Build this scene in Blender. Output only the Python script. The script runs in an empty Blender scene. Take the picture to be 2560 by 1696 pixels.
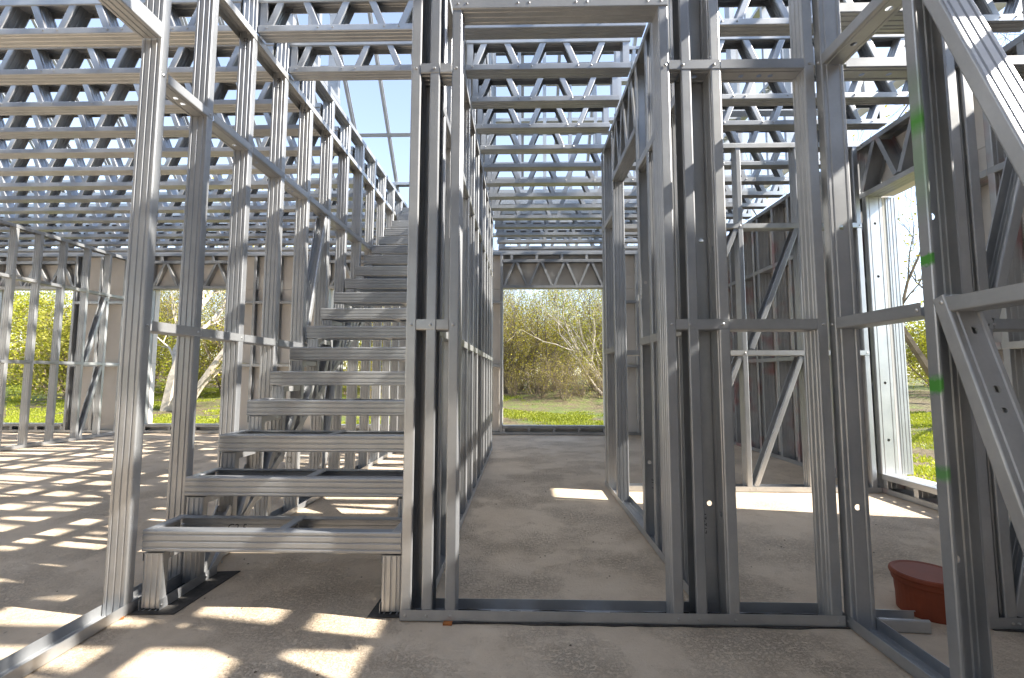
import bpy, math, random
from mathutils import Vector, Matrix
random.seed(7)
V = Vector
SC = bpy.context.scene
COL = SC.collection
R = math.radians

# ------------------------------------------------------------------ camera
cam = bpy.data.cameras.new('camera'); cam.lens = 16; cam.sensor_width = 36; cam.sensor_fit = 'HORIZONTAL'
cam.clip_start = .02; cam.clip_end = 3000
camo = bpy.data.objects.new('camera', cam); COL.objects.link(camo)
F_, CX_, CY_ = 2560*16/36, 1280, 848
yv = V((1305.4-CX_, -(938.8-CY_), F_)).normalized()          # the corridor's direction seen by the lens
up = V((0, 1, 0)); zv = (up - yv*up.dot(yv)).normalized(); xv = yv.cross(zv)
if xv.x < 0: xv = -xv
right = V((xv.x, yv.x, zv.x)); upw = V((xv.y, yv.y, zv.y)); fwd = V((xv.z, yv.z, zv.z))
camo.matrix_world = Matrix((( right.x, upw.x, -fwd.x, 0), (right.y, upw.y, -fwd.y, 0), (right.z, upw.z, -fwd.z, 1.0), (0, 0, 0, 1)))
SC.camera = camo

# ------------------------------------------------------------------ sky and sun
SUN_EL = R(40); SUN_AZ = math.atan2(.987, -.161)
w = bpy.data.worlds.new('World'); SC.world = w; w.use_nodes = True
nt = w.node_tree; nt.nodes.clear()
sky = nt.nodes.new('ShaderNodeTexSky'); sky.sky_type = 'NISHITA'; sky.sun_disc = False
sky.sun_elevation = SUN_EL; sky.sun_rotation = SUN_AZ; sky.air_density = 1.0; sky.dust_density = .4; sky.ozone_density = 1.2
bg = nt.nodes.new('ShaderNodeBackground'); bg.inputs[1].default_value = .11
out = nt.nodes.new('ShaderNodeOutputWorld')
hs = nt.nodes.new('ShaderNodeHueSaturation'); hs.inputs['Saturation'].default_value = .78
nt.links.new(sky.outputs[0], hs.inputs['Color']); nt.links.new(hs.outputs[0], bg.inputs[0]); nt.links.new(bg.outputs[0], out.inputs[0])
sl = bpy.data.lights.new('sun', 'SUN'); sl.energy = 4.0; sl.angle = R(.53); sl.color = (1, .94, .84)
so = bpy.data.objects.new('sun', sl); COL.objects.link(so)
sd = V((math.sin(SUN_AZ)*math.cos(SUN_EL), math.cos(SUN_AZ)*math.cos(SUN_EL), math.sin(SUN_EL)))
so.rotation_euler = sd.to_track_quat('Z', 'Y').to_euler(); so.location = sd*60
vs = SC.view_settings; vs.view_transform = 'Standard'; vs.look = 'None'; vs.exposure = 2.0; vs.gamma = 1
SC.render.engine = 'CYCLES'; SC.cycles.use_denoising = True
SC.cycles.max_bounces = 8; SC.cycles.diffuse_bounces = 5; SC.cycles.glossy_bounces = 5; SC.cycles.transmission_bounces = 4
SC.cycles.sample_clamp_indirect = 8

# ------------------------------------------------------------------ materials
class N:
    def __init__(s, name):
        s.m = bpy.data.materials.new(name); s.m.use_nodes = True; s.t = s.m.node_tree; s.t.nodes.clear()
        s.o = s.n('ShaderNodeOutputMaterial'); s.p = s.n('ShaderNodeBsdfPrincipled'); s.l(s.p.outputs[0], s.o.inputs[0])
    def n(s, t, **k):
        x = s.t.nodes.new(t)
        for a, b in k.items(): setattr(x, a, b)
        return x
    def l(s, a, b): s.t.links.new(a, b)
    def set(s, **k):
        for a, b in k.items(): s.p.inputs[a.replace('_', ' ')].default_value = b
    def math(s, op, a, b=None, clamp=False):
        x = s.n('ShaderNodeMath', operation=op); x.use_clamp = clamp
        for i, v in enumerate((a, b)):
            if v is None: continue
            if hasattr(v, 'links'): s.l(v, x.inputs[i])
            else: x.inputs[i].default_value = v
        return x.outputs[0]
    def mix(s, f, a, b, blend='MIX'):
        x = s.n('ShaderNodeMix', data_type='RGBA', blend_type=blend)
        for i, v in ((0, f), (6, a), (7, b)):
            if hasattr(v, 'links'): s.l(v, x.inputs[i])
            elif i == 0: x.inputs[0].default_value = v
            else: x.inputs[i].default_value = (*v, 1) if len(v) == 3 else v
        return x.outputs[2]
    def noise(s, vec, scale, detail=3, rough=.55, out=0):
        x = s.n('ShaderNodeTexNoise'); x.inputs['Scale'].default_value = scale; x.inputs['Detail'].default_value = detail
        x.inputs['Roughness'].default_value = rough
        if vec is not None: s.l(vec, x.inputs['Vector'])
        return x.outputs[out]
    def ramp(s, f, stops):
        x = s.n('ShaderNodeValToRGB'); s.l(f, x.inputs[0]); e = x.color_ramp.elements
        while len(e) < len(stops): e.new(.5)
        for q, (p, c) in zip(e, stops):
            q.position = p; q.color = (*c, 1) if len(c) == 3 else c
        return x.outputs[0]
    def mapr(s, f, a, b, c, d):
        x = s.n('ShaderNodeMapRange'); s.l(f, x.inputs[0])
        for i, v in enumerate((a, b, c, d)): x.inputs[i+1].default_value = v
        return x.outputs[0]
    def coord(s, kind='Object', scale=(1, 1, 1), rnd=True):
        tc = s.n('ShaderNodeTexCoord'); v = tc.outputs[kind]
        if rnd:
            oi = s.n('ShaderNodeObjectInfo'); sv = s.n('ShaderNodeVectorMath', operation='SCALE')
            cb = s.n('ShaderNodeCombineXYZ'); s.l(oi.outputs['Random'], cb.inputs[0]); s.l(oi.outputs['Random'], cb.inputs[1]); s.l(oi.outputs['Random'], cb.inputs[2])
            s.l(cb.outputs[0], sv.inputs[0]); sv.inputs['Scale'].default_value = 37
            ad = s.n('ShaderNodeVectorMath', operation='ADD'); s.l(v, ad.inputs[0]); s.l(sv.outputs[0], ad.inputs[1]); v = ad.outputs[0]
        mp = s.n('ShaderNodeMapping'); s.l(v, mp.inputs[0]); mp.inputs['Scale'].default_value = scale
        return mp.outputs[0]
    def bump(s, h, strength, dist=.01):
        x = s.n('ShaderNodeBump'); x.inputs['Strength'].default_value = strength; x.inputs['Distance'].default_value = dist
        s.l(h, x.inputs['Height']); s.l(x.outputs[0], s.p.inputs['Normal'])

def steel(name, paint=None):
    k = N(name)
    cl = k.coord(scale=(26, 26, 2.2)); cf = k.coord(scale=(1, 1, 1))
    streak = k.noise(cl, 1.0, 4, .6); spang = k.noise(cf, 90, 1); blot = k.noise(cf, 5, 3, .55)
    v = k.math('ADD', k.math('MULTIPLY', streak, .2), k.math('ADD', k.math('MULTIPLY', spang, .12), k.math('MULTIPLY', blot, .68)))
    col = k.ramp(v, [(.30, (.40, .412, .43)), (.5, (.475, .486, .50)), (.70, (.56, .57, .58))])
    oi = k.n('ShaderNodeObjectInfo')
    col = k.mix(1, col, k.ramp(oi.outputs['Random'], [(0, (.80, .81, .83)), (.5, (.97, .97, .97)), (1, (1.12, 1.11, 1.09))]), 'MULTIPLY')
    dirt = k.ramp(k.noise(cf, 9, 6, .72), [(.52, (0, 0, 0)), (.82, (1, 1, 1))])
    col = k.mix(k.math('MULTIPLY', dirt, .10), col, (.34, .31, .27))
    met = k.math('SUBTRACT', .97, k.math('MULTIPLY', dirt, .05))
    rough = k.mapr(k.noise(cf, 6, 2, .5), .3, .7, .30, .40)
    if paint == 'green':
        tc = k.n('ShaderNodeTexCoord'); sx = k.n('ShaderNodeSeparateXYZ'); k.l(tc.outputs['Object'], sx.inputs[0])
        nz = k.noise(cf, 26, 5, .7)
        zz = k.math('ADD', sx.outputs[2], k.math('MULTIPLY', k.math('SUBTRACT', nz, .5), .05))
        m = None
        for zc, hw, a, soft in ((1.835, .035, .95, .05), (1.70, .10, .40, .06), (1.955, .05, .25, .05), (1.372, .020, .95, .004), (.975, .026, .95, .010), (.70, .020, .8, .012), (1.60, .05, .28, .06)):
            d = k.math('ABSOLUTE', k.math('SUBTRACT', zz, zc - .004))
            f = k.math('MULTIPLY', k.mapr(d, hw+soft, hw-min(soft, hw*.9), 0, 1), a)
            m = f if m is None else k.math('MAXIMUM', m, f)
        side = k.mapr(sx.outputs[0], .034, .041, 0, 1)
        m = k.math('MULTIPLY', m, side)
        col = k.mix(m, col, (.055, .29, .02)); met = k.math('MULTIPLY', met, k.math('SUBTRACT', 1, m)); rough = k.math('ADD', rough, k.math('MULTIPLY', m, .2))
    if paint == 'red':
        m = k.math('MULTIPLY', k.ramp(k.noise(k.coord(scale=(1, 1, .9)), 3.2, 2, .5), [(.56, (0, 0, 0)), (.70, (1, 1, 1))]), .55)
        col = k.mix(m, col, (.36, .07, .05)); met = k.math('MULTIPLY', met, k.math('SUBTRACT', 1, m))
    k.l(col, k.p.inputs['Base Color']); k.l(met, k.p.inputs['Metallic']); k.l(rough, k.p.inputs['Roughness'])
    p2 = k.n('ShaderNodeBsdfPrincipled'); k.l(col, p2.inputs['Base Color']); k.l(k.math('MULTIPLY', met, .52), p2.inputs['Metallic']); p2.inputs['Roughness'].default_value = .62
    ms = k.n('ShaderNodeMixShader'); ms.inputs[0].default_value = .45; k.l(k.p.outputs[0], ms.inputs[1]); k.l(p2.outputs[0], ms.inputs[2]); k.l(ms.outputs[0], k.o.inputs[0])
    return k.m
STEEL = steel('galvanised_steel'); STEELG = steel('galvanised_steel_green_spray', 'green'); STEELR = steel('galvanised_steel_red_spray', 'red')

def plain(name, c, rough=.7, metal=0, var=.12, scale=12, bump=.1, dist=.004):
    k = N(name); cf = k.coord()
    n = k.noise(cf, scale, 5, .65)
    k.l(k.mix(k.mapr(n, .3, .7, 0, 1), tuple(x*(1-var) for x in c), tuple(min(1, x*(1+var)) for x in c)), k.p.inputs['Base Color'])
    k.set(Roughness=rough, Metallic=metal)
    if bump: k.bump(n, bump, dist)
    return k.m
PANEL = plain('pale_board', (.70, .665, .62), .85, var=.05, scale=2.5)
FELT = plain('black_felt', (.050, .046, .042), .9, var=.5, scale=30, bump=.6)
INK = plain('marker_ink', (.015, .015, .018), .6, var=.1, bump=0)
PIPE = plain('orange_plastic', (.23, .046, .016), .62, var=.12, scale=7, bump=.05)
WOOD = plain('orange_timber', (.34, .12, .03), .8, var=.3, scale=20)
SCREW = plain('zinc_screw', (.5, .5, .5), .35, .9, var=.1, bump=0)

def concrete():
    k = N('screed'); c = k.coord(rnd=False)
    a = k.noise(c, .8, 4, .6); b = k.noise(c, 5, 6, .7); f = k.noise(c, 60, 4, .7); g = k.noise(c, 260, 2, .6)
    col = k.ramp(k.math('ADD', k.math('MULTIPLY', a, .45), k.math('MULTIPLY', b, .55)), [(.32, (.55, .43, .305)), (.5, (.66, .53, .39)), (.68, (.73, .605, .46))])
    crust = k.math('MULTIPLY', k.ramp(k.noise(c, 1.7, 6, .65), [(.44, (0, 0, 0)), (.62, (1, 1, 1))]), k.ramp(k.noise(c, 58, 5, .75), [(.47, (0, 0, 0)), (.55, (1, 1, 1))]))
    col = k.mix(k.math('MULTIPLY', crust, .30), col, (.21, .18, .145))
    spk = k.ramp(k.noise(c, 34, 2, .5), [(.70, (0, 0, 0)), (.75, (1, 1, 1))])
    col = k.mix(k.math('MULTIPLY', spk, .35), col, (.08, .065, .055))
    col = k.mix(k.mapr(g, .35, .65, 0, .22), col, (.46, .40, .33))
    k.l(col, k.p.inputs['Base Color']); k.l(k.mapr(b, .3, .7, .70, .92), k.p.inputs['Roughness']); k.p.inputs['Specular IOR Level'].default_value = .35
    k.bump(k.math('ADD', k.math('MULTIPLY', f, .7), k.math('ADD', k.math('MULTIPLY', crust, -.9), k.math('MULTIPLY', g, .25))), .8, .008)
    return k.m
SCREED = concrete()

def soil():
    k = N('soil'); c = k.coord(rnd=False)
    a = k.noise(c, .22, 5, .6); b = k.noise(c, 2.2, 6, .7); f = k.noise(c, 14, 5, .75)
    gmask = k.ramp(k.math('ADD', k.math('MULTIPLY', a, .55), k.math('MULTIPLY', b, .45)), [(.46, (0, 0, 0)), (.56, (1, 1, 1))])
    dry = k.ramp(f, [(.3, (.05, .034, .018)), (.5, (.125, .092, .048)), (.7, (.25, .20, .11))])
    gr = k.ramp(f, [(.3, (.045, .06, .012)), (.55, (.12, .16, .025)), (.72, (.22, .26, .04))])
    k.l(k.mix(gmask, dry, gr), k.p.inputs['Base Color']); k.set(Roughness=.95)
    k.bump(k.math('ADD', f, b), .9, .06)
    return k.m
SOIL = soil()

def leafmat(name, c1, c2, sc=.6):
    k = N(name); c = k.coord('Object', rnd=False); g = k.n('ShaderNodeNewGeometry')
    ri = g.outputs['Random Per Island']
    col = k.mix(ri, c1, c2)
    k.l(col, k.p.inputs['Base Color']); k.set(Roughness=.55)
    tr = k.n('ShaderNodeBsdfTranslucent'); k.l(col, tr.inputs[0])
    ms = k.n('ShaderNodeMixShader'); ms.inputs[0].default_value = .38
    k.l(k.p.outputs[0], ms.inputs[1]); k.l(tr.outputs[0], ms.inputs[2]); k.l(ms.outputs[0], k.o.inputs[0])
    return k.m
LEAF_Y = leafmat('budding_leaf', (.27, .235, .016), (.50, .43, .040))
LEAF_G = leafmat('fresh_leaf', (.24, .255, .014), (.46, .45, .035))
LEAF_D = leafmat('bush_leaf', (.15, .16, .012), (.38, .345, .035))
GRASS = leafmat('grass_blade', (.17, .22, .012), (.42, .44, .035))
BARK_P = plain('pale_bark', (.46, .40, .33), .9, var=.35, scale=6, bump=.6, dist=.02)
BARK = plain('brown_bark', (.15, .118, .082), .9, var=.35, scale=8, bump=.6, dist=.02)
TWIGS = plain('dry_twigs', (.19, .145, .095), .9, var=.3, scale=8, bump=0)

# ------------------------------------------------------------------ builders
def empty(name, loc=(0, 0, 0)):
    o = bpy.data.objects.new(name, None); COL.objects.link(o); o.location = loc; o.empty_display_size = .1; return o
def tag(o, label, cat, group=None, kind=None):
    o['label'] = label; o['category'] = cat
    if group: o['group'] = group
    if kind: o['kind'] = kind
    return o
def mesh(name, vs, fs, mat, smooth=False):
    m = bpy.data.meshes.new(name); m.from_pydata(vs, [], fs); m.materials.append(mat); m.validate(verbose=False)
    if smooth: m.shade_smooth()
    return m
def link(name, me, parent=None, mtx=None):
    o = bpy.data.objects.new(name, me); COL.objects.link(o)
    if parent is not None: o.parent = parent
    if mtx is not None: o.matrix_local = mtx
    return o
def box(vs, fs, x0, x1, y0, y1, z0, z1):
    b = len(vs); vs += [(x, y, z) for z in (z0, z1) for y in (y0, y1) for x in (x0, x1)]
    fs += [tuple(b+i for i in q) for q in ((0, 2, 3, 1), (4, 5, 7, 6), (0, 1, 5, 4), (2, 6, 7, 3), (0, 4, 6, 2), (1, 3, 7, 5))]
def slab(name, mat, parent, x0, x1, y0, y1, z0, z1):
    v, f = [], []; box(v, f, x0, x1, y0, y1, z0, z1); return link(name, mesh(name, v, f, mat), parent)

T = .0016
def profile(d, b, lip, lod, ribs):
    h = d/2; r = .006; P = []
    def arc(cx, cy, a0, a1, n):
        for i in range(n+1):
            a = R(a0+(a1-a0)*i/n); P.append((cx+r*math.cos(a), cy+r*math.sin(a)))
    if lod == 0:
        if lip: P.append((-h+lip, b))
        P += [(-h, b), (-h, 0), (h, 0), (h, b)]
        if lip: P.append((h-lip, b))
        return P
    if lip: P.append((-h+lip, b)); arc(-h+r, b-r, 90, 180, 2)
    else: P.append((-h, b))
    arc(-h+r, r, 180, 270, 3)
    for x in ribs:
        P += [(x-.0045, 0), (x-.0012, .0035), (x+.0012, .0035), (x+.0045, 0)]
    arc(h-r, r, 270, 360, 3)
    if lip: arc(h-r, b-r, 0, 90, 2); P.append((h-lip, b))
    else: P.append((h, b))
    return P
def inner(P):
    Q = []
    n = len(P)
    for i in range(n):
        a = V(P[max(i-1, 0)]); c = V(P[min(i+1, n-1)]); t = c-a
        nv = V((-t.y, t.x)); nv = nv.normalized() if nv.length > 1e-9 else V((0, 1))
        Q.append((P[i][0]+nv.x*T, P[i][1]+nv.y*T))
    return Q
def section_geo(L, d, b, lip, lod, holes):
    """a roll-formed channel along local z from 0 to L: web at y=0, flanges towards +y, depth d across x"""
    vs, fs = [], []
    def sweep(P, z0, z1, caps=True):
        Q = inner(P); loop = P+Q[::-1]; n = len(loop); b0 = len(vs)
        for z in (z0, z1): vs.extend((x, y, z) for x, y in loop)
        for i in range(n):
            j = (i+1) % n; fs.append((b0+i, b0+j, b0+n+j, b0+n+i))
        m = len(P)
        if caps:
            for k in range(m-1):
                fs.append((b0+k, b0+n-1-k, b0+n-2-k, b0+k+1)); fs.append((b0+n+k, b0+n+k+1, b0+2*n-2-k, b0+2*n-1-k))
    if not holes:
        sweep(profile(d, b, lip, lod, (-.3*d, 0, .3*d) if d > .06 else ()), 0, L)
        return vs, fs
    s = .0215
    P = profile(d, b, lip, 1, (-.3*d, .3*d))
    k = max(i for i, p in enumerate(P) if p[0] < 0 and p[1] < 1e-6)+1
    sweep(P[:k]+[(-s, 0)], 0, L); sweep([(s, 0)]+P[k:], 0, L)
    z = 0
    def plate(z0, z1):
        if z1-z0 > 1e-4: box(vs, fs, -s, s, 0, T, z0, z1)
    for p, r in sorted(holes):
        if p-s < z or p+s > L: continue
        plate(z, p-s); n = 16; b0 = len(vs)
        for y in (0, T):
            for i in range(n):
                a = 2*math.pi*(i+.5)/n; vs.append((r*math.cos(a), y, p+r*math.sin(a)))
            for i in range(n):
                a = 2*math.pi*(i+.5)/n; c, q = math.cos(a), math.sin(a); m = max(abs(c), abs(q)); vs.append((s*c/m, y, p+s*q/m))
        for i in range(n):
            j = (i+1) % n
            fs.append((b0+i, b0+j, b0+n+j, b0+n+i)); fs.append((b0+2*n+i, b0+3*n+i, b0+3*n+j, b0+2*n+j)); fs.append((b0+i, b0+2*n+i, b0+2*n+j, b0+j))
        for sx in (-1, 1):          # corner slivers
            for sz in (-1, 1):
                bb = len(vs); c1 = s*math.tan(R(90-11.25*3)) if False else None
                a1 = R(33.75); a2 = R(56.25)
                vs.extend([(sx*s, y, p+sz*s*math.tan(a1)) for y in (0, T)]+[(sx*s/math.tan(a2), y, p+sz*s) for y in (0, T)]+[(sx*s, y, p+sz*s) for y in (0, T)])
                fs.append((bb, bb+2, bb+4)); fs.append((bb+1, bb+5, bb+3))
        z = p+s
    plate(z, L)
    return vs, fs
CACHE = {}; WORLD = {}
def frame(p0, p1, od):
    z = (p1-p0); L = z.length; z = z/L; y = (od-z*od.dot(z)).normalized(); x = y.cross(z)
    return L, Matrix(((x.x, y.x, z.x, p0.x), (x.y, y.y, z.y, p0.y), (x.z, y.z, z.z, p0.z), (0, 0, 0, 1)))
def member(parent, name, p0, p1, od, d=.094, b=.045, lip=.010, lod=1, holes=(), mat=None, acc=None):
    """p0..p1 is the axis of the section's box; od the side it opens to"""
    od = V(od).normalized(); p0 = V(p0); p1 = V(p1)
    L, M = frame(p0, p1, od); M = M @ Matrix.Translation((0, -b/2, 0))
    key = (round(L, 3), d, b, lip, lod, tuple(holes), (mat or STEEL).name)
    if acc is not None:
        vs, fs = section_geo(L, d, b, lip, lod, holes); k = len(acc[0])
        acc[0].extend(tuple(M @ V(v)) for v in vs); acc[1].extend(tuple(i+k for i in f) for f in fs); return None
    if key not in CACHE: CACHE[key] = mesh(name, *section_geo(L, d, b, lip, lod, holes), mat or STEEL)
    MW = M
    if parent is not None: M = (WORLD[parent.name] if parent.name in WORLD else Matrix.Translation(parent.location)).inverted() @ M
    o = link(name, CACHE[key], parent, M); WORLD[o.name] = MW
    return o

def screw_mesh():
    vs, fs = [], []; n = 10
    for r, z in ((.0068, 0), (.0068, .0014), (.0036, .0032), (.0026, .0034), (.0018, .0018)):
        vs += [(r*math.cos(2*math.pi*i/n), r*math.sin(2*math.pi*i/n), z) for i in range(n)]
    for k in range(4):
        for i in range(n): fs.append((k*n+i, k*n+(i+1) % n, (k+1)*n+(i+1) % n, (k+1)*n+i))
    fs.append(tuple(range(4*n, 5*n))); return mesh('screw', vs, fs, SCREW)
SCREWM = screw_mesh()
def screw(parent, p, nrm):
    q = V(nrm).to_track_quat('Z', 'Y').to_matrix().to_4x4(); q.translation = V(p)-(parent.location if parent else V())
    return link('screw', SCREWM, parent, q)

class Wall:
    """a framed wall standing in the plane u-z; axis 'X' or 'Y'; t is the face coordinate nearest the lens (axis X) or the lower x (axis Y)"""
    def __init__(s, axis, t, label, u0, cat='stud wall', d=.094, tt=.094, lod=1, mat=None, group=None, kind='thing', name='stud_wall'):
        s.ax, s.t, s.d, s.lod, s.mat, s.tt = axis, t, d, lod, mat, tt
        s.o = empty(name, s.P(u0, 0)); tag(s.o, label, cat, group or 'galvanised steel wall frames', kind); s.nogs = []
    def P(s, u, z, t=.5):
        k = s.t+t*s.tt
        return V((u, k, z)) if s.ax == 'X' else V((k, u, z))
    def m(s, name, u0, z0, u1, z1, side=1, d=None, b=.045, lip=.010, **k):
        p0, p1 = s.P(u0, z0), s.P(u1, z1); du, dz = u1-u0, z1-z0
        od = V((-dz*side, 0, du*side)) if s.ax == 'X' else V((0, -dz*side, du*side))
        k.setdefault('lod', s.lod); k.setdefault('mat', s.mat)
        return member(s.o, name, p0, p1, od, d or s.d, b, lip, **k)
    def stud(s, u, z0, z1, side=1, **k):            # side +1 opens to +u
        return s.m('stud', u+random.gauss(0, .0012), z0, u+random.gauss(0, .0022), z1, -side, **k)
    def track(s, u0, u1, z0, upw=True, b=.046, name='track', **k):
        return s.m(name, u0, z0+b/2, u1, z0+b/2, 1 if upw else -1, d=s.d+.007, b=b, lip=0, **k)
    def nog(s, u0, u1, z, holes=(), d=None, **k):
        return s.m('noggin', u0, z, u1, z, 1, d=d or s.d+.0035, b=.046, lip=0, holes=holes, **k)
    def nogs_at(s, us, z, face=None, holes=False, scr=False):
        for a, c in zip(us[:-1], us[1:]):
            L = c-a-.0; hs = ()
            if holes and L > .2: hs = tuple((round(L*q, 3), .011) for q in random.choice([(.3,), (.35, .5), (.28, .42, .8), (.6,), (.7, .82)]))
            s.nog(a+.026, c+.021, z, hs)
            if scr: s.scr(c, z)
    def scr(s, u, z, face=None):
        e = s.d/2+.0022
        n = (0, -1, 0) if s.ax == 'X' else ((1, 0, 0) if (s.t < 0) else (-1, 0, 0))
        p = s.P(u, z)+V(n)*e; screw(s.o, p, n)
def marking(parent, txt, p, nrm, upv, size=.03):
    """marker-pen writing lying on a face: text runs along up x nrm"""
    c = bpy.data.curves.new('marking', 'FONT'); c.body = txt; c.size = size; c.materials.append(INK); c.align_x = 'CENTER'; c.align_y = 'CENTER'; c.shear = .2
    t_ = bpy.data.objects.new('marking', c); COL.objects.link(t_); bpy.context.view_layer.update()
    me = bpy.data.meshes.new_from_object(t_.evaluated_get(bpy.context.evaluated_depsgraph_get())); bpy.data.objects.remove(t_)
    o = link('marking', me, parent); z = V(nrm); y = V(upv); x = y.cross(z); q = V(p)-parent.location
    o.matrix_local = Matrix(((x.x, y.x, z.x, q.x), (x.y, y.y, z.y, q.y), (x.z, y.z, z.z, q.z), (0, 0, 0, 1)))
    return o
def lattice(w, u0, u1, z0, z1, n, first=0, b=.04):
    """zigzag webs between two chords of a header"""
    st = (u1-u0)/n
    for i in range(n):
        a, c = (z0+.03, z1-.02) if (i+first) % 2 == 0 else (z1-.02, z0+.03)
        w.m('web', u0+i*st+.02, a, u0+(i+1)*st-.02, c, 1 if (i+first) % 2 == 0 else -1, d=w.d-.006, b=b, lip=.008, lod=0)

NZ = (1.215, 2.368); TOP = 3.108; RIM0 = 3.115; RIM1 = 3.355; RIMW = 3.425; SP = .378; SJ = .3745
# ------------------------------------------------------------------ the setting
def terrain(x, y):
    s = lambda t: 0 if t < 0 else 1 if t > 1 else t*t*(3-2*t)
    z = -.13+.42*s((y-9)/14)+2.1*s((-x-13-.15*(y-12))/14)*s((y-11)/16)+.35*s((x-5)/10)
    z += .045*math.sin(x*.9+.4*y)*math.cos(y*.7-.3*x)*s((max(abs(x+3.4)-7.5, y-8.6))/3)
    if abs(x-1.0) < 4 and 13 < y < 23: z += .36*math.exp(-((x-1.6)/1.1)**2-((y-17)/.8)**2)
    return z
def grid():
    xs = sorted(set([-600, -300, -160, -100, -70, -54]+[-44+i*.7 for i in range(92)]+[24, 30, 40, 60, 100, 200, 600]))
    ys = sorted(set([-600, -200, -80, -40, -20, -10, -6]+[-4+i*.7 for i in range(70)]+[48, 56, 70, 100, 160, 300, 600]))
    v = [(x, y, terrain(x, y)) for y in ys for x in xs]; n = len(xs)
    f = [(j*n+i, j*n+i+1, (j+1)*n+i+1, (j+1)*n+i) for j in range(len(ys)-1) for i in range(n-1)]
    g = link('ground', mesh('ground', v, f, SOIL, True)); g['kind'] = 'structure'; tag(g, 'rough grassy and leaf strewn earth round the building', 'ground', kind='structure')
grid()
fl = slab('floor', SCREED, None, -10.3, 3.36, -5.2, 8.02, -.30, 0); tag(fl, 'rough sandy brown concrete floor slab of the building', 'floor', kind='structure')

# ---- front wall with the corridor doorway
YF = 1.925
W = Wall('X', YF, 'front wall frame with the corridor doorway, nearest the camera in the middle', .4)
FS = [(-.475, 1), (-.389, 1), (-.292, -1), (.6275, 1), (.722, -1), (.853, 1), (1.259, 1)]
for u, sd_ in FS: W.stud(u, .004, TOP, sd_, holes=((.42, .012), (1.55, .012)) if u in (.722, .853) else ())
W.track(-.498, 1.286, .003); W.track(-.498, 1.286, TOP-.046, False)
for z in NZ:
    for a, c in ((-.475, -.389), (-.389, -.292), (.6275, .722), (.722, .853), (.853, 1.259)):
        L = c-a
        W.nog(a+(.0225 if a in (-.475, -.389, .6275, .853) else -.018), c-.0225 if c in (-.292, 1.259) else c+.018 if c != .722 else c-.0225, z, ((round(L*.55, 3), .012),) if .1 < L < .2 else ((.11, .011), (.19, .011), (.24, .011)) if L > .3 else ())
    for u in (-.475, -.392, -.295, .632, .708, .845, 1.262): W.scr(u, z)
for u in (-.475, -.389, -.292, .6275, .71, .853, 1.259): W.scr(u, .026)
W.track(-.314, .650, 2.646, True, b=.052, name='header')
W.track(-.314, .650, 2.90, False, b=.052, name='header')
for i in range(4): W.m('web', -.25+i*.22, 2.69, -.14+i*.22, 2.91, 1, d=.088, b=.04, lip=.008); W.m('web', -.03+i*.22-.0, 2.69, -.11+i*.22-.0, 2.91, -1, d=.088, b=.04, lip=.008)
for u in (-.29, -.25, -.02, .03, .24, .29, .56, .62): W.scr(u, 2.672)
# felt under the sill
def felt(x0, x1, y0, y1, label, n=24):
    v, f = [], []
    for i in range(n+1):
        x = x0+(x1-x0)*i/n; e = random.uniform(-.006, .006); h = .0035+random.uniform(0, .005)
        v += [(x, y0+e, .001), (x, y0+e*.8, h), (x, y1, h), (x, y1, .001)]
    for i in range(n):
        for k in range(4): f.append((i*4+k, i*4+(k+1) % 4, i*4+4+(k+1) % 4, i*4+4+k))
    f += [(0, 3, 2, 1), (n*4, n*4+1, n*4+2, n*4+3)]
    o = link('felt_strip', mesh('felt_strip', v, f, FELT)); tag(o, label, 'felt strip', 'damp proof strips under the frames'); return o
felt(-.30, 1.30, YF-.012, YF+.10, 'torn black felt strip under the doorway sill of the front wall')
# ---- front wall to the right of the cross wall
W = Wall('X', YF, 'wall frame with braces at the right edge behind the green sprayed stud', 2.5)
RS = [(1.868, 1), (1.935, 1), (2.32, 1), (2.7, -1), (3.05, -1)]
for u, s_ in RS: W.stud(u, .004, TOP, s_)
W.track(1.83, 3.08, .003); W.track(1.40, 3.08, TOP-.046, False); W.track(1.40, 1.85, 2.60, True, name='header')
for z in NZ:
    W.nogs_at([u for u, _ in RS], z, scr=True)
for a, z0, c, z1 in ((1.97, .05, 2.29, 1.19), (1.97, 1.24, 2.29, 2.34), (2.66, 1.24, 2.35, 2.34)): W.m('brace', a, z0, c, z1, 1, d=.086)
for u in (1.935, 1.96): W.scr(u, NZ[0]); W.scr(u, .026)
W.nog(1.42, 1.85, NZ[1], ((.1, .011), (.22, .011), (.25, .011)))
felt(1.86, 3.05, YF-.010, YF+.1, 'black felt strip under the braced wall at the right edge')

# ---- left stair wall
X1 = -1.738
W1 = Wall('Y', X1, 'long wall frame left of the stairs with tall lit studs', 4)
Y1 = [1.948, 2.262, 2.622]+[2.622+SP*i for i in range(1, 11)]
for i, y in enumerate(Y1):
    W1.stud(y, .004, TOP if i else 3.30, 1, holes=())
    W1.scr(y, NZ[0]); W1.scr(y, NZ[1])
W1.track(.2, Y1[-1]+.03, .003); W1.track(1.9, Y1[-1]+.03, TOP-.046, False)
W1.nogs_at(Y1, NZ[0]); W1.nogs_at(Y1, NZ[1], holes=True)
W1.m('header', .3, 2.565, 1.924, 2.565, 1, d=.098, b=.075, lip=0); W1.stud(.32, .004, TOP, 1)
W1.m('brace', 3.44, 1.26, 3.72, 2.33, 1, d=.086); W1.m('brace', 3.80, .06, 4.10, 1.18, 1, d=.086)
for i, y in enumerate(Y1): W1.stud(y+.02, RIM0, RIMW-.047, 1)
W1.track(2.0, Y1[-1]+.05, RIMW-.046, False, name='rim_track')
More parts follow.
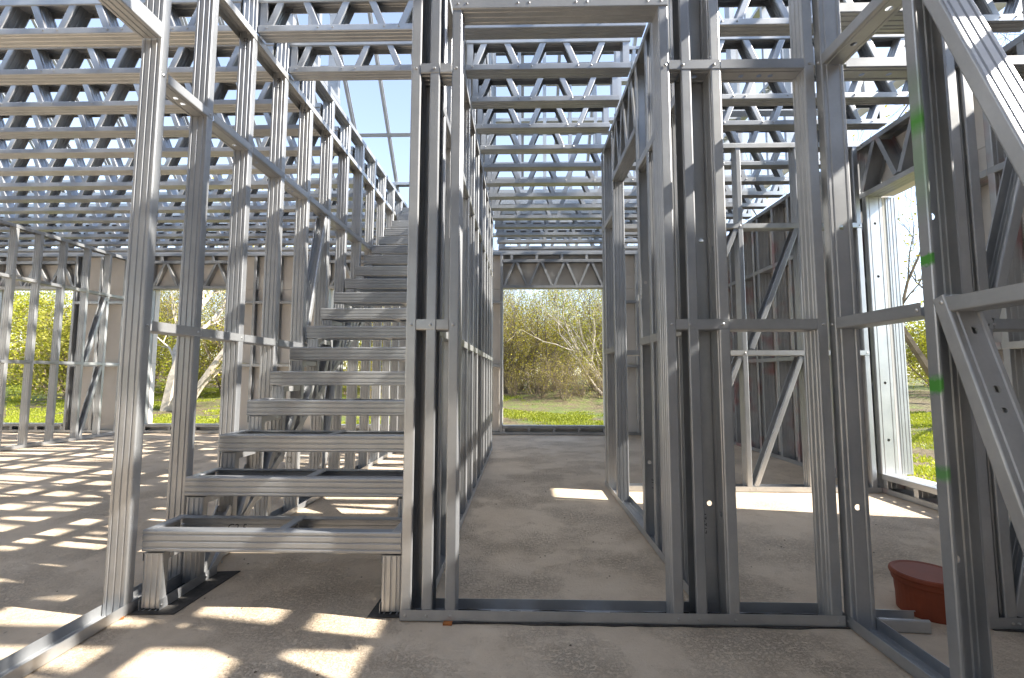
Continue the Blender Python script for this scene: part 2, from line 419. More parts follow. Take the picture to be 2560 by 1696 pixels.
for i in (2, 3, 4, 5):
    marking(W1.o, ('53-32', '53-26', '53-24', '53-15')[i-2], (X1+.045, Y1[i]-.0232, 3.02), (0, -1, 0), (-1, 0, 0), .035)
marking(W1.o, 'L13-29', (X1+.035, Y1[2]-.0232, .40), (0, -1, 0), (-1, 0, 0), .035)
marking(W1.o, 'L-2', (X1+.035, Y1[4]-.0232, .38), (0, -1, 0), (-1, 0, 0), .035)
# ---- corridor left wall
X2 = -.497
W2 = Wall('Y', X2, 'wall frame along the left side of the corridor', 4)
Y2 = [2.045, 2.29, 2.622]+[2.622+SP*i for i in range(1, 10)]+[6.2]
for i, y in enumerate(Y2): W2.stud(y, .004, TOP, 1)
W2.track(2.022, 6.225, .003); W2.track(2.022, 6.225, TOP-.046, False)
W2.nogs_at(Y2, NZ[0]); W2.nogs_at(Y2, NZ[1])
for i, y in enumerate(Y2): W2.stud(y+.02, RIM0, RIMW-.047, 1)
W2.track(2.0, 6.25, RIMW-.046, False, name='rim_track')
# ---- corridor right wall
X3 = .757
W3 = Wall('Y', X3, 'short wall frame with a doorway on the right side of the corridor', 3)
for y, s_ in ((2.045, 1), (2.30, 1), (2.545, -1), (2.68, 1), (2.925, -1), (3.735, 1), (4.12, 1), (4.215, -1)): W3.stud(y, .004, TOP, s_, holes=((.45, .011), (1.6, .011)) if y < 3 else ())
W3.track(2.022, 4.245, .003); W3.track(2.022, 4.245, TOP-.046, False)
for z in NZ: W3.nogs_at([2.045, 2.30, 2.545, 2.68, 2.925], z); W3.nogs_at([3.735, 4.12, 4.215], z)
W3.track(2.95, 3.715, 2.62, True, name='header'); lattice(W3, 2.95, 3.715, 2.64, 3.10, 6)
marking(W3.o, 'L-15', (X3+.06, 2.925-.0232, .33), (0, -1, 0), (-1, 0, 0), .035)
marking(W3.o, '12-R', (X3+.055, 2.68-.0232, .33), (0, -1, 0), (-1, 0, 0), .035)
marking(W3.o, 'L12-21', (X3+.022, 2.045-.0232, .37), (0, -1, 0), (-1, 0, 0), .032)
# ---- cross wall coming towards the lens on the right
X4 = 1.30
W4 = Wall('Y', X4, 'diagonally braced wall frame at the right, its stud sprayed with green paint', 1.2)
W4.stud(1.928, .004, TOP, 1, holes=((.47, .012), (1.62, .012)), d=.096)
g = W4.stud(1.472, .004, TOP, -1, holes=((.43, .012), (1.52, .012)), mat=STEELG); g.name = 'stud'; g['label'] = 'stud with green spray marks'
W4.stud(1.03, .004, TOP, -1); W4.stud(.55, .004, TOP, 1)
W4.track(.3, 1.955, .003, b=.046); W4.track(.3, 1.955, TOP-.046, False)
W4.nog(1.50, 1.903, NZ[0]+.002, ()); W4.nog(1.07, 1.448, NZ[0]+.004, ((.1, .012),)); W4.nog(.57, 1.0, NZ[0])
W4.nog(1.50, 1.903, NZ[1], ((.1, .012), (.28, .012))); W4.nog(1.07, 1.448, NZ[1]); W4.nog(.57, 1.0, NZ[1])
W4.m('brace', 1.436, 1.245, 1.075, .02, 1, d=.101, b=.044, holes=((.12, .011), (.3, .011), (.36, .008)))
W4.m('brace', 1.430, 2.33, 1.075, 1.26, 1, d=.101, b=.044)
for y, z in ((1.515, NZ[0]), (1.425, NZ[0]+.012), (1.925, NZ[0]), (1.925, NZ[1]), (1.48, NZ[1]), (1.925, .026)): W4.scr(y, z)

# ---- cross wall beyond the right room
YC = 4.05
W5 = Wall('X', YC, 'sunlit wall frame with two diagonal braces across the right room', 2)
CS = [(.90, 1), (1.43, 1), (1.964, 1), (2.495, 1), (3.02, -1)]
for u, s_ in CS: W5.stud(u, .004, 3.10, s_)
W5.track(.87, 3.075, .003); W5.track(.87, 3.075, 3.075, False)
for z in (1.2, 2.345): W5.nogs_at([u for u, _ in CS], z, scr=True)
for a, z0, c, z1 in ((2.02, .05, 2.46, 1.17), (2.03, 1.24, 2.47, 2.32), (1.46, .05, 1.93, 1.17), (1.46, 1.24, 1.93, 2.32)): W5.m('brace', a, z0, c, z1, 1, d=.086)
for u in (1.964, 2.02): W5.scr(u, .026)

# ---- right outer wall: frame, window opening, boards outside
X6 = 3.085
W6 = Wall('Y', X6, 'right outer wall frame with pale boards, a tall window opening and red spray marks', 3, mat=STEELR, d=.145, tt=.145)
WY0, WY1 = 3.29, 4.05
YS = [-4.9+.47*i for i in range(14)]+[1.62, 1.98, 2.30, 2.52, 2.74, 2.97, WY0-.025, WY1+.10, 4.50, 4.62, 4.98, 5.24, 5.57, 5.93, 6.05, 6.38, 6.72, 7.0, 7.35, 7.7]
YS = [y for y in YS if not (WY0-.1 < y < WY0-.03)]
for y in YS: W6.stud(y, .004, TOP, 1, lod=1)
W6.track(-5, 7.75, .003); W6.track(-5, 7.75, TOP-.046, False)
for z in NZ:
    W6.nogs_at([y for y in YS if y < WY0], z-.02); W6.nogs_at([y for y in YS if y > WY1], z-.02)
W6.m('jamb_stud', WY1+.022, .16, WY1+.022, 2.62, -1, mat=STEEL, d=.143, holes=((.29, .012), (.78, .012), (1.72, .012), (2.2, .012))); slab('foam_strip', PANEL, W6.o, .0735, .098, WY1+.002-3, WY1+.05-3, .16, 2.6); W6.m('jamb_stud', WY0-.075, .16, WY0-.075, 2.62, 1)
W6.m('sill', WY0-.01, .142, WY1, .142, -1, d=.150, b=.046, lip=0, holes=tuple((round(.08+.13*i, 3), .012) for i in range(5)), mat=STEEL)
for y in (3.35, 3.72, 4.02): W6.stud(y, .05, .115, 1)
W6.track(WY0, WY1+.1, 2.605, True, name='header', mat=STEEL); lattice(W6, WY0, WY1+.06, 2.64, 3.09, 4)
def board(parent, x0, x1, y0, y1, z0, z1): return slab('board', PANEL, parent, x0-parent.location.x, x1-parent.location.x, y0-parent.location.y, y1-parent.location.y, z0, z1)
XB = X6+.155
for a, c in ((-5.1, -3.9), (-3.895, -2.7), (-2.695, -1.5), (-1.495, -.3), (-.295, .9), (.905, 2.1), (2.105, WY0), (WY1+.06, 5.25), (5.255, 6.45), (6.455, 7.98)):
    for z0, z1 in ((-.12, 1.2), (1.204, 2.6), (2.604, 3.15)): board(W6.o, XB, XB+.10, a, c, z0, z1)
board(W6.o, XB, XB+.10, WY0+.003, WY1+.003, -.12, .145); board(W6.o, XB, XB+.10, WY0+.003, WY1+.003, 2.612, 3.15)
W6.m('jamb_stud', WY1+.022, .16, WY1+.022, 2.6, -1, mat=STEEL, d=.096).location.x += .148
# ---- back wall
YB = 7.76
WB = Wall('X', YB, 'back wall frame with four tall openings and pale boards behind', -3)
OP = [(-9.3, -7.92), (-6.51, -5.14), (-3.36, -1.95), (-.33, 1.40)]
HD, SL = 2.50, .156
SOLID = [(-10.2, -9.3), (-7.92, -6.51), (-5.14, -3.36), (-1.95, -.33), (1.40, 3.08)]
for a, c in SOLID:
    n = max(1, round((c-a)/.50)); us = [a+.025+(c-a-.05)*i/n for i in range(n+1)]
    for i, u in enumerate(us): WB.stud(u, .004, 3.10, 1 if i < n else -1)
    for z in (1.16, 2.26): WB.nogs_at(us, z)
    k = max(1, round((c-a)/1.1))
    for i in range(k):
        for z0, z1 in ((-.12, 1.2), (1.204, 2.5), (2.504, 3.2)):
            board(WB.o, a+(c-a)*i/k+.002, a+(c-a)*(i+1)/k-.002, YB+.104, YB+.20, z0, z1)
for a, c in OP:
    WB.m('sill', a+.01, .133, c-.01, .133, -1, d=.10, b=.046, lip=0)
    n = max(2, round((c-a)/.46))
    for i in range(n+1): WB.stud(a+.02+(c-a-.04)*i/n, .05, .11, 1, lod=0)
    WB.track(a, c, HD, True, name='header', b=.05); WB.track(a, c, 2.955, False, name='header', b=.05)
    lattice(WB, a, c, HD+.02, 2.98, 2*max(3, round((c-a)/.46)))
    for i in range(n): WB.stud(a+.15+(c-a)*i/n, 3.0, 3.10, 1, lod=0)
    board(WB.o, a+.002, c-.002, YB+.104, YB+.20, HD+.012, 3.2); board(WB.o, a+.002, c-.002, YB+.104, YB+.20, -.12, .148)
WB.track(-10.2, 3.08, .003); WB.track(-10.2, 3.08, 3.09, False)
# ---- partition in the left room
X7 = -6.86
W7 = Wall('Y', X7, 'partition frame with braces far left across the sunlit floor', 6.6)
Y7 = [4.3, 4.7, 5.08, 5.46, 5.83, 6.145, 6.49, 6.86, 7.22, 7.60]
for y in Y7: W7.stud(y, .004, 3.0, 1)
W7.track(4.2, 7.74, .003); W7.track(4.2, 7.74, 2.96, False)
for z in (1.17, 2.295): W7.nogs_at(Y7, z)
W7.m('brace', 7.19, 2.26, 6.93, 1.2, -1, d=.086); W7.m('brace', 7.19, 1.13, 6.92, .05, -1, d=.086)
# ---- left outer wall and the wall behind the lens (mostly out of view, they shade the rooms)
W8 = Wall('Y', -10.3, 'left outer wall frame with pale boards', 1, lod=0)
for i in range(24): W8.stud(-4.9+.55*i, .004, TOP, 1)
W8.track(-5, 7.75, .003)
for a in range(10):
    if a not in (3, 7): board(W8.o, -10.42, -10.32, -5+1.28*a, -5+1.28*a+1.275, -.12, 3.15)
W9 = Wall('X', -5.1, 'outer wall frame with pale boards behind the camera, upper boards added to block sky', 0, lod=0)
for i in range(24): W9.stud(-10+.57*i, .004, TOP, 1)
W9.track(-10.2, 3.08, .003)
for a in range(11):
    if a not in (2, 6): board(W9.o, -10.2+1.22*a, -10.2+1.22*a+1.215, -5.22, -5.12, -.12, 3.15)

for a in range(11): board(W9.o, -10.2+1.22*a, -10.2+1.22*a+1.215, -5.22, -5.12, 3.155, 4.9); board(W9.o, -10.2+1.22*a, -10.2+1.22*a+1.215, -5.22, -5.12, 4.905, 7.4)  # unseen upper boards, added to keep low sky behind the lens off the steel
# ---- lattice joists
ORD = ['first', 'second', 'third', 'fourth', 'fifth', 'sixth', 'seventh', 'eighth', 'ninth', 'tenth', 'eleventh', 'twelfth', 'thirteenth', 'fourteenth', 'fifteenth', 'sixteenth']
MOD = .412
def joist(y, x0, x1, label, merged=False, lod=1, scr=False, ph=.02, jd=.100):
    y += random.gauss(0, .003)
    acc = ([], []) if merged else None
    o = None if merged else empty('lattice_joist', (x0, y, RIM0))
    k = dict(acc=acc, lod=0 if merged else lod)
    member(o, 'bottom_chord', (x0, y, RIM0+.0225), (x1, y, RIM0+.0225), (0, 0, 1), jd, .045, .010, **k)
    member(o, 'top_chord', (x0, y, RIM1-.0225), (x1, y, RIM1-.0225), (0, 0, -1), jd, .045, .010, **k)
    n0 = math.ceil((x0-.05)/MOD)-1
    for n in range(n0, int((x1+.3)/MOD)+2):
        f = n*MOD+ph
        for sg in (-1, 1):
            a, c = f+sg*.046, f+sg*.138
            if min(a, c) < x0+.015 or max(a, c) > x1-.015: continue
            member(o, 'web', (a, y, RIM0+.008), (c, y, RIM1-.010), (sg, 0, -.4), jd-.010, .044, .008, **k)
            if scr and o: screw(o, (a, y-jd/2-.0012, RIM0+.026), (0, -1, 0))
    if merged: o = link('lattice_joist', mesh('lattice_joist', acc[0], acc[1], STEEL))
    else:
        for x in (x0+.03, x1-.03): member(o, 'end_post', (x, y, RIM0+.005), (x, y, RIM1-.005), (1, 0, 0), jd-.012, .044, .008, lod=0)
    return tag(o, label, 'joist', 'lattice joists of the upper floor', 'thing')
JY = [2.671+SJ*i for i in range(14)]
for i, y in enumerate(JY):
    lod = 1 if i < 6 else 0
    joist(y, -10.2, X1-.006, f'lattice joist over the left room, {ORD[i]} from the camera', lod=lod, scr=i < 4, ph=-.062, jd=.118)
    joist(y, X2+.103 if y < 6.2 else -.40, X3-.006 if y < 4.25 else 3.07, f'lattice joist over the corridor, {ORD[i]} from the front wall', lod=lod, scr=i < 7)
    if y < 4.25: joist(y, X3+.103, 3.07, f'lattice joist over the right room, {ORD[i]} from the front wall', lod=lod, scr=i < 4)
    if i < 2: joist(y, X1+.103, X2-.006, f'lattice joist crossing above the stairs, {("nearer", "farther")[i]} of the two', scr=True)
joist(2.671-SJ, -10.2, X1-.006, 'lattice joist over the left room at the very top left corner', scr=True, ph=-.062, jd=.118)
joist(2.671-SJ, 1.40, 3.07, 'lattice joist at the very top right corner', scr=True)
for i in range(2, 20):
    y = 2.671-SJ*i
    joist(y, -10.2, X1-.006, 'lattice joist over the near left room behind the camera', True)
    joist(y, 1.40, 3.07, 'lattice joist over the near right room behind the camera', True)
    if i > 2: joist(y, X1+.103, 1.29, 'lattice joist overhead behind the camera', True)
for y in (6.57, 6.95, 7.33): joist(y, X1+.103, X2-.006, 'lattice joist over the far end of the stairs', lod=0)

# ---- staircase
RZ, GO = .172, .2345
st = empty('staircase', (-1.07, 1.95, 0)); tag(st, 'open steel staircase rising away with empty channel treads', 'staircase', None, 'thing')
SX0, SX1 = -1.627, -.512
for n in range(18):
    zt = .336+RZ*n; y0 = 1.976+GO*n; D_ = .200
    # the tread: front channel with its rear, side and middle channels as sub-parts
    fr = member(st, 'tread', (SX0, y0+.0225, zt-.046), (SX1, y0+.0225, zt-.046), (0, 1, 0), .090, .045, 0)
    def sub(nm, p0, p1, od, d=.086, b=.04, lip=.008): return member(fr, nm, p0, p1, od, d, b, lip)
    sub('rear_channel', (SX0+.003, y0+D_, zt-.047), (SX1-.003, y0+D_, zt-.047), (0, -1, 0), .088, .045, 0)
    for xx, sg in ((SX0+.022, 1), (SX1-.022, -1), ((SX0+SX1)/2+.03, 1)): sub('side_channel', (xx, y0+.005, zt-.0445), (xx, y0+D_+.015, zt-.0445), (sg, 0, 0), .0905, .042)
    if n < 2: marking(st, ('C2-5', 'C2-S')[n], (SX0+.30, y0+D_-.0225-.004, zt-.045), (0, -1, 0), (0, 0, 1), .045)
chord = lambda y: .022+max(0, (y-2.345))*RZ/GO
for xs, sg in ((SX0+.048, 1), (SX1-.040, -1)):
    s0 = member(st, 'stringer', (xs, 2.30, .026), (xs, 6.15, chord(6.15)), (0, -.5, 1), .084, .045, 0)
    member(st, 'base_track', (xs, 1.974, .025), (xs, 2.34, .025), (0, 0, 1), .090, .046, 0)
    for n in range(18):
        zt = .336+RZ*n; y0 = 1.976+GO*n; zb = zt-.098; yp = y0+.024
        member(st, 'stringer_post', (xs, yp, max(.004, chord(yp)-.01)), (xs, yp, zb), (0, 1, 0), .082, .042, .010)
        member(st, 'tread_bearer', (xs, yp-.02, zb-.016), (xs, yp+GO*.82, zb-.016), (0, 0, -1), .088, .034, 0, lod=0)
        if n < 17 and n > 0: member(st, 'brace', (xs, yp+.03, chord(yp)+.02), (xs, yp+GO-.02, chord(yp+GO)+.19), (0, -1, 1), .072, .038, .008, lod=0)
    for y, z in ((1.985, .025), (2.26, .026), (2.37, .05), (2.02, .225)): screw(st, (xs+.0475, y, z), (1, 0, 0))
def pad(x0, x1, y0, y1, label):
    v = [(x0, y0, .001), (x1, y0+.01, .001), (x1+.02, y1, .001), (x0+.01, y1-.02, .001)]; v += [(a, b, .005) for a, b, _ in v]
    o = link('felt_pad', mesh('felt_pad', v, [(0, 3, 2, 1), (4, 5, 6, 7), (0, 1, 5, 4), (1, 2, 6, 5), (2, 3, 7, 6), (3, 0, 4, 7)], FELT)); tag(o, label, 'felt pad', 'damp proof strips under the frames')
pad(-1.64, -1.455, 1.945, 2.375, 'black felt pad under the left foot of the stairs'); pad(-.64, -.50, 1.945, 2.19, 'black felt pad under the right foot of the stairs')
# shims
for x, y, l in ((-1.655, 1.915, 'orange timber shim by the foot of the tallest left stud'), (-.30, 1.913, 'orange shim under the doorway sill left of the corridor')):
    v, f = [], []; box(v, f, -.018, .018, -.012, .03, .0005, .008); o = link('shim', mesh('shim', v, f, WOOD)); o.location = (x, y, 0); o.rotation_euler.z = .5 if x < -1 else 0; tag(o, l, 'shim')

def debris():
    rg = random.Random(9); v, f = [], []
    for i in range(130):
        x, y = rg.uniform(-2.2, 2.4), rg.uniform(1.0, 6)
        if i < 12: x, y = [(-.05, 1.52), (.10, 2.6), (.42, 2.35), (.47, 2.02), (.18, 1.78), (-.2, 2.2), (1.0, 1.5), (2.2, 3.5), (.55, 2.9), (-.9, 1.6), (1.6, 2.9), (.3, 3.3)][i]
        r = rg.uniform(.003, .008)*(1.6 if i == 0 else 1); b = len(v)
        for k in range(6): v.append((x+r*math.cos(k*1.047)*rg.uniform(.6, 1.2), y+r*math.sin(k*1.047)*rg.uniform(.6, 1.2), .0005))
        v.append((x, y, r*rg.uniform(.5, .9)))
        for k in range(6): f.append((b+k, b+(k+1) % 6, b+6))
    o = link('debris', mesh('debris', v, f, BARK)); tag(o, 'scattered dark crumbs and grit on the concrete floor', 'debris', kind='stuff')
debris()
# ---- orange capped pipe stub and channel offcut
def lathe(pts, n=40):
    v, f = [], []
    for r, z in pts: v += [(r*math.cos(2*math.pi*i/n), r*math.sin(2*math.pi*i/n), z) for i in range(n)]
    for k in range(len(pts)-1):
        for i in range(n): f.append((k*n+i, k*n+(i+1) % n, (k+1)*n+(i+1) % n, (k+1)*n+i))
    f.append(tuple(range((len(pts)-1)*n, len(pts)*n))); return v, f
pp = empty('capped_pipe', (1.735, 2.065, 0)); tag(pp, 'orange plastic pipe stub with a round cap standing on the floor at the right', 'pipe')
link('pipe', mesh('pipe', *lathe([(.109, .0), (.110, .06), (.113, .09), (.1135, .125), (.113, .13), (.08, .13)]), PIPE, False), pp)
link('cap', mesh('cap', *lathe([(.114, .118), (.120, .120), (.122, .126), (.122, .140), (.127, .143), (.130, .151), (.127, .161), (.122, .165), (.115, .164), (.108, .162)]), PIPE, False), pp)
oc = member(None, 'channel_offcut', (1.405, 1.94, .026), (1.59, 1.928, .026), (0, 0, 1), .085, .05, .010); tag(oc, 'short loose steel channel lying beside the orange pipe', 'channel')

# ---- upper storey: studs and roof frame
def upper(axis, t, label, us, z0, z1f, nogz=(), u0=None):
    w = Wall(axis, t, label, us[len(us)//2], lod=0)
    for u in us: w.stud(u, z0, z1f(u), 1)
    for z in nogz:
        for a, c in zip(us[:-1], us[1:]):
            if z < min(z1f(a), z1f(c)): w.nog(a+.024, c-.024, z)
    w.track(us[0]-.03, us[-1]+.03, z0-.003); 
    if abs(z1f(us[0])-z1f(us[-1])) < .01: w.track(us[0]-.03, us[-1]+.03, z1f(us[0])-.045, False)
    return w
ZU = RIMW+.004; SLOPE = math.tan(R(50)); EZ = 4.40; RY = 3.4
roofz = lambda y: EZ+(7.85-y)*SLOPE if y > RY else EZ+(7.85-RY)*SLOPE-(RY-y)*SLOPE
upper('X', YB, 'upper storey knee wall frame above the back wall', [-10.1+.56*i for i in range(24)], ZU, lambda u: EZ)
upper('Y', X6, 'upper storey gable frame above the right outer wall', [-.4+.40*i for i in range(21)], ZU, lambda u: max(ZU+.3, min(roofz(u)-.1, 7.4)), (4.65, 5.8))  # gable stud spacing tightened to thin the sun stripes on the left floor
upper('Y', X2, 'upper storey frame above the corridor wall', [2.62+.42*i for i in range(9)], ZU, lambda u: 5.7, (4.65,))
upper('Y', X1, 'upper storey frame left of the stairwell', [2.26+.40*i for i in range(5)], ZU, lambda u: 5.7, (4.65,))
upper('X', 6.2, 'upper storey frame across the end of the corridor', [-.40+.36*i for i in range(5)]+[1.6, 2.1, 2.6, 3.05], ZU, lambda u: 5.7, (4.62, 5.2))
upper('X', 4.05, 'upper storey frame above the right room', [.9, 1.43, 1.96, 2.5, 3.0], ZU, lambda u: 5.7, (4.65,))
rf = empty('roof_frame', (-3, 3.4, 4.4)); tag(rf, 'open roof frame of slender rafters and purlins against the sky', 'roof frame', None, 'thing')
for i in range(24):
    x = -10.11+.562*i
    member(rf, 'rafter', (x, 7.95, roofz(7.95)), (x, RY, roofz(RY)), (1, 0, 0), .09, .045, .01, lod=0)
    member(rf, 'rafter', (x, -1.0, roofz(-1.0)), (x, RY, roofz(RY)), (1, 0, 0), .09, .045, .01, lod=0)  # front slope out of view, extra rafters added to make the sun stripes finer
for y in (7.29, 6.66, 5.9, 5.1, 4.3): member(rf, 'purlin', (-10.2, y, roofz(y)-.055), (3.1, y, roofz(y)-.055), (0, 1, .6), .06, .045, .01, lod=0)
for y in (2.2, 1.0): member(rf, 'purlin', (-10.2, y, roofz(y)-.055), (3.1, y, roofz(y)-.055), (0, -1, .6), .06, .045, .01, lod=0)

# ------------------------------------------------------------------ vegetation
def tube(vs, fs, pts, rad, n=4):
    b = len(vs)
    for i, p in enumerate(pts):
        t = (pts[min(i+1, len(pts)-1)]-pts[max(i-1, 0)]).normalized()
        a = t.cross(V((.3, .9, .2))).normalized(); c = t.cross(a)
        for k in range(n):
            q = 2*math.pi*k/n; vs.append(tuple(p+(a*math.cos(q)+c*math.sin(q))*rad[i]))
    for i in range(len(pts)-1):
        for k in range(n): fs.append((b+i*n+k, b+i*n+(k+1) % n, b+(i+1)*n+(k+1) % n, b+(i+1)*n+k))
def leaf(vs, fs, p, s, rng):
    a = V((rng.gauss(0, 1), rng.gauss(0, 1), rng.gauss(0, .8))).normalized(); c = a.cross(V((rng.gauss(0, 1), rng.gauss(0, 1), rng.gauss(0, 1)))).normalized()
    b = len(vs); s *= rng.uniform(.6, 1.3)
    vs.extend([tuple(p-a*s), tuple(p+c*s*.5), tuple(p+a*s), tuple(p-c*s*.5)]); fs.append((b, b+1, b+2, b+3))
def grow(rng, vs, fs, tips, p, d, L, r, level, maxl, up_=.12, nb=(3, 5), sides=5, wob=.16):
    n = 5; pts = [p]; rad = [r]; q = p.copy(); dd = d.copy()
    for i in range(n):
        dd = (dd+V((rng.gauss(0, wob), rng.gauss(0, wob), rng.gauss(0, wob*.6)+up_))).normalized()
        q = q+dd*(L/n); pts.append(q.copy()); rad.append(max(.0035, r*(1-.75*(i+1)/n)))
    tube(vs, fs, pts, rad, max(3, sides))
    if level >= maxl-1: tips.extend(pts[1:])
    if level < maxl:
        for k in range(rng.randint(*nb)):
            i = rng.randint(1, n); a = rng.uniform(0, 6.283); t = (pts[min(i, n)]-pts[i-1]).normalized()
            s = t.cross(V((math.cos(a), math.sin(a), .3))).normalized(); nd = (t*rng.uniform(.6, 1.0)+s*rng.uniform(.4, .9)).normalized()
            grow(rng, vs, fs, tips, pts[i], nd, L*rng.uniform(.42, .7), rad[i]*.62, level+1, maxl, up_, nb, sides-1, wob*1.1)
def make_tree(seed, stems, L, r, maxl, nleaf, ls, bark, leafm, spread=.35, nb=(3, 5), up_=.12, jit=.12, dirs=None):
    rng = random.Random(seed); vs, fs, tips = [], [], []
    for k in range(stems):
        a = rng.uniform(0, 6.283); sp = rng.uniform(.1, 1)*spread
        d = V(dirs[k]) if dirs else V((math.cos(a)*sp, math.sin(a)*sp, 1))
        grow(rng, vs, fs, tips, V((math.cos(a)*.12*(stems > 1)*rng.random()*2, math.sin(a)*.12*(stems > 1)*rng.random()*2, -.15)), d.normalized(), L*rng.uniform(.75, 1.1), r*rng.uniform(.7, 1.1), 0, maxl, up_, nb)
    lv, lf = [], []
    for i in range(nleaf): leaf(lv, lf, rng.choice(tips)+V((rng.gauss(0, jit), rng.gauss(0, jit), rng.gauss(0, jit))), ls, rng)
    return mesh('trunk', vs, fs, bark), mesh('crown', lv, lf, leafm)
def put_tree(name, me, x, y, sc, rz, label, group):
    o = empty(name, (x, y, terrain(x, y))); o.scale = (sc, sc, sc); o.rotation_euler.z = rz; tag(o, label, 'tree' if 'tree' in name else 'bush', group, 'thing')
    link('trunk', me[0], o); link('crown', me[1], o); return o
willow = [make_tree(11+i, 8, 3.3, .05, 3, 6500, .033, BARK, LEAF_Y if i != 1 else LEAF_G, .45, (4, 6), .10, .2) for i in range(3)]
bush = [make_tree(31+i, 9, 1.7, .03, 3, 6500, .040, TWIGS, LEAF_D if i else LEAF_G, .8, (3, 4), .05) for i in range(2)]
scrub = [make_tree(51, 22, 1.6, .018, 2, 900, .030, TWIGS, LEAF_Y, .9, (2, 4), .04)]
birch = [make_tree(71, 1, 5.5, .17, 3, 4200, .045, BARK_P, LEAF_Y, .1, (5, 7), .10, dirs=[(.10, 0, 1)])]
bare = [make_tree(81, 2, 4.6, .10, 4, 1300, .036, BARK, LEAF_Y, .25, (3, 4), .10)]
GW = 'budding thicket trees behind the building'
rng = random.Random(5)
wl = [(-.6, 19.5, 1.05, 0), (1.0, 24, 1.15, 1), (3.4, 19.0, 1.2, 1), (4.9, 22.5, 1.3, 2), (-2.4, 22.5, 1.25, 2), (-4.6, 20, 1.1, 0), (-1.0, 30, 1.2, 1), (5.6, 29, 1.5, 0), (-5.8, 27, 1.4, 1), (-8.5, 24, 1.3, 2),
      (-12.5, 22, 1.2, 0), (-16.5, 26, 1.3, 1), (-20, 24, 1.2, 2), (-24.5, 27, 1.25, 0), (-29, 31, 1.4, 1), (-14, 31, 1.5, 1), (-20.5, 34, 1.4, 0), (-9.5, 34, 1.6, 0), (-3.4, 36, 1.7, 2), (8.5, 35, 1.6, 2), (-34, 40, 1.5, 0), (-40, 37, 1.4, 1), (-11.6, 17.6, 1.0, 0), (-14.4, 19.8, 1.1, 2), (-9.6, 18.6, 1.0, 2), (-17.5, 21, 1.2, 0), (-6.6, 22, 1.2, 0)]
for x, y, s_, k in wl: put_tree('thicket_tree', willow[k], x, y, s_, rng.uniform(0, 6.28), 'many stemmed thicket tree with yellow green buds beyond the back wall', GW)
for x, y, s_, k in ((-15.2, 15.5, 1.35, 1), (-18.3, 17.5, 1.5, 0), (-13.0, 17.5, 1.2, 0), (-21.5, 20.5, 1.5, 1), (-25.5, 22, 1.5, 0), (-11.3, 19.5, 1.3, 1), (-7.4, 18.6, 1.1, 0)):
    put_tree('leafy_bush', bush[k], x, y, s_, rng.uniform(0, 6.28), 'dense leafy bush growing beyond the left openings', 'bushes beyond the left openings')
for x, y in ((.6, 16.4), (1.5, 16.0), (2.1, 16.5), (1.2, 17.0), (-1.6, 16.2), (-.3, 17.6), (2.9, 16.6), (3.7, 15.2), (.9, 18.8), (-3, 17.4), (-8.2, 14.8), (-6.9, 15.5), (-5.6, 17)):
    put_tree('dry_scrub_bush', scrub[0], x, y, rng.uniform(.55, .8), rng.uniform(0, 6.28), 'low tangle of dry brown stems at the foot of the thicket', 'dry scrub behind the building')
under = make_tree(61, 26, 2.3, .022, 2, 5200, .034, TWIGS, LEAF_Y, .75, (3, 5), .06, .16)
for x, y, s_ in ((-4.4, 21.5, 1.0), (-2.2, 20.4, 1.1), (-.2, 22.2, 1.2), (1.9, 21.6, 1.0), (3.6, 22.2, 1.15), (5.6, 21, 1.1), (.7, 26, 1.3), (-3.2, 26, 1.3), (4.4, 26.5, 1.4), (2.6, 30, 1.6), (-.8, 33, 1.7), (7.2, 27, 1.5), (-6.6, 24.5, 1.2), (5.2, 33, 1.7), (-5, 31, 1.7)):
    put_tree('undergrowth_bush', under, x, y, s_, rng.uniform(0, 6.28), 'tangled brown undergrowth bush between the thicket stems', 'undergrowth beyond the back opening')
put_tree('birch_tree', birch[0], -10.15, 12.9, 1.0, 0, 'pale barked tree leaning right in the left back opening', None)
b2 = make_tree(73, 1, 4.8, .15, 3, 2600, .045, BARK_P, LEAF_Y, .1, (4, 6), .06, dirs=[(.75, .1, 1)])
lean = make_tree(91, 7, 3.6, .075, 3, 5200, .036, BARK_P, LEAF_G, .4, (3, 5), .09, .16, dirs=[(-.55, 0, 1), (-.35, .1, 1), (-.75, -.1, 1), (-.15, .2, 1), (.1, 0, 1), (.3, .1, 1), (-.45, -.3, 1)])
put_tree('leaning_tree', lean, 3.3, 18.3, 1.0, 0, 'pale stemmed tree leaning left at the right of the back opening', None)
dark = make_tree(93, 3, 4.2, .07, 3, 1500, .036, BARK, LEAF_Y, .25, (3, 5), .12, .16)
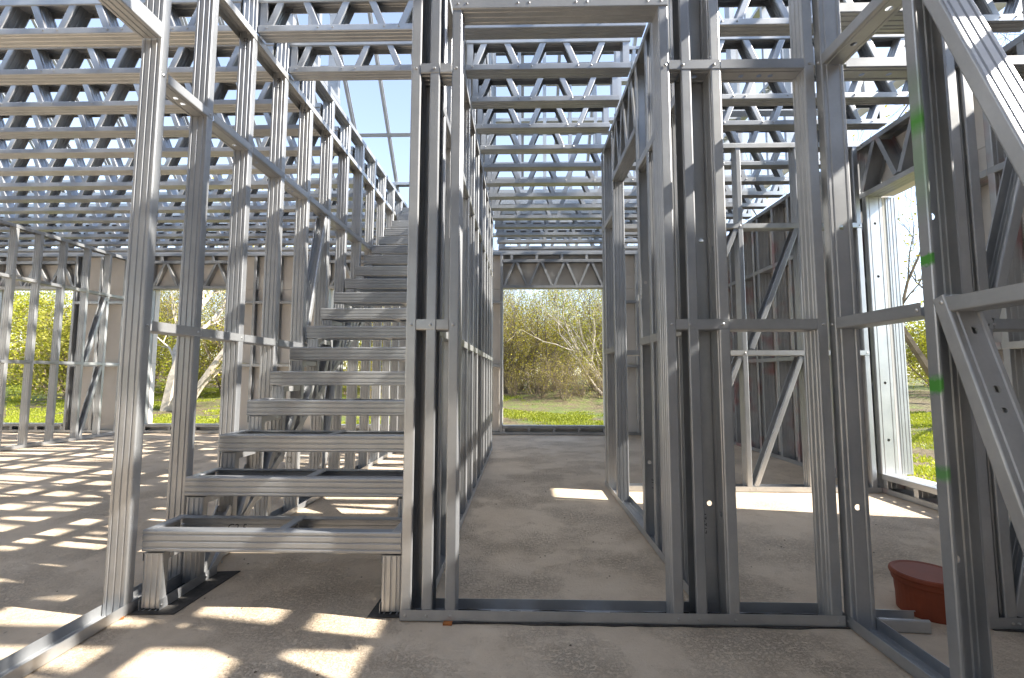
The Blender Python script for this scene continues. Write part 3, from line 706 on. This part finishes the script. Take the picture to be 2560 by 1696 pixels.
put_tree('slim_tree', dark, .7, 19.2, 1.0, 0, 'dark slim stemmed tree in the middle of the back opening', None); put_tree('slim_tree', dark, -1.1, 21, 1.15, 2, 'dark slim stemmed tree at the left of the back opening', None)
put_tree('birch_tree', b2, -9.55, 12.6, 1.0, 0, 'tree with a strongly slanting trunk right of the pale barked one', None)
for x, y, s_, rz, l in ((9.2, 9.6, 1.25, 0, 'dark slender tree with bare branches in the right window'), (12.5, 12.5, 1.4, 2, 'bare branched tree farther off in the right window')): put_tree('slender_tree', bare[0], x, y, s_, rz, l, None)
for x, y, s_, k in ((14.5, 16, 1.2, 0), (17, 19, 1.4, 1), (11.5, 16.5, 1.1, 1)): put_tree('leafy_bush', bush[k], x, y, s_, rng.uniform(0, 6.28), 'leafy bush seen through the right window', 'bushes beyond the right window')
# grass and ground cover
def grass():
    rg = random.Random(3); vs, fs = [], []
    from mathutils import noise
    def blade(x, y, h, wd):
        z = terrain(x, y)-.01; a = rg.uniform(0, 6.283); c, s = math.cos(a)*wd, math.sin(a)*wd; l = rg.gauss(0, .4)*h; m = rg.gauss(0, .4)*h; b = len(vs)
        vs.extend([(x-c, y-s, z), (x+c, y+s, z), (x+c*.8+l*.5, y+s*.8+m*.5, z+h*.6), (x+l, y+m, z+h)]); fs.append((b, b+1, b+2, b+3))
    n = 0
    while n < 150000:
        u = rg.random()
        if u < .83: y = 9.6+13*rg.random()**1.5; k = y/1138; x = rg.uniform(-1310*k, 330*k)
        else: x = rg.uniform(3.6, 10); y = rg.uniform(x*.95, x*1.5)
        if -10.4 < x < 3.5 and y < 8.3: continue
        f = noise.noise(V((x*.45, y*.45, 0)))+.5*noise.noise(V((x*1.7, y*1.7, 3)))+(.35 if x < -7 else 0)
        if (x-1.5)**2/2.2+(y-16.6)**2/2.5 < 1: continue
        if f < .0+.35*rg.random()+max(0, (y-15)*.06)*(x > -7): continue
        blade(x, y, rg.uniform(.02, .06), rg.uniform(.006, .018)); n += 1
    o = link('grass', mesh('grass', vs, fs, GRASS)); tag(o, 'bright green grass and ground cover behind the building', 'grass', kind='stuff')
grass()
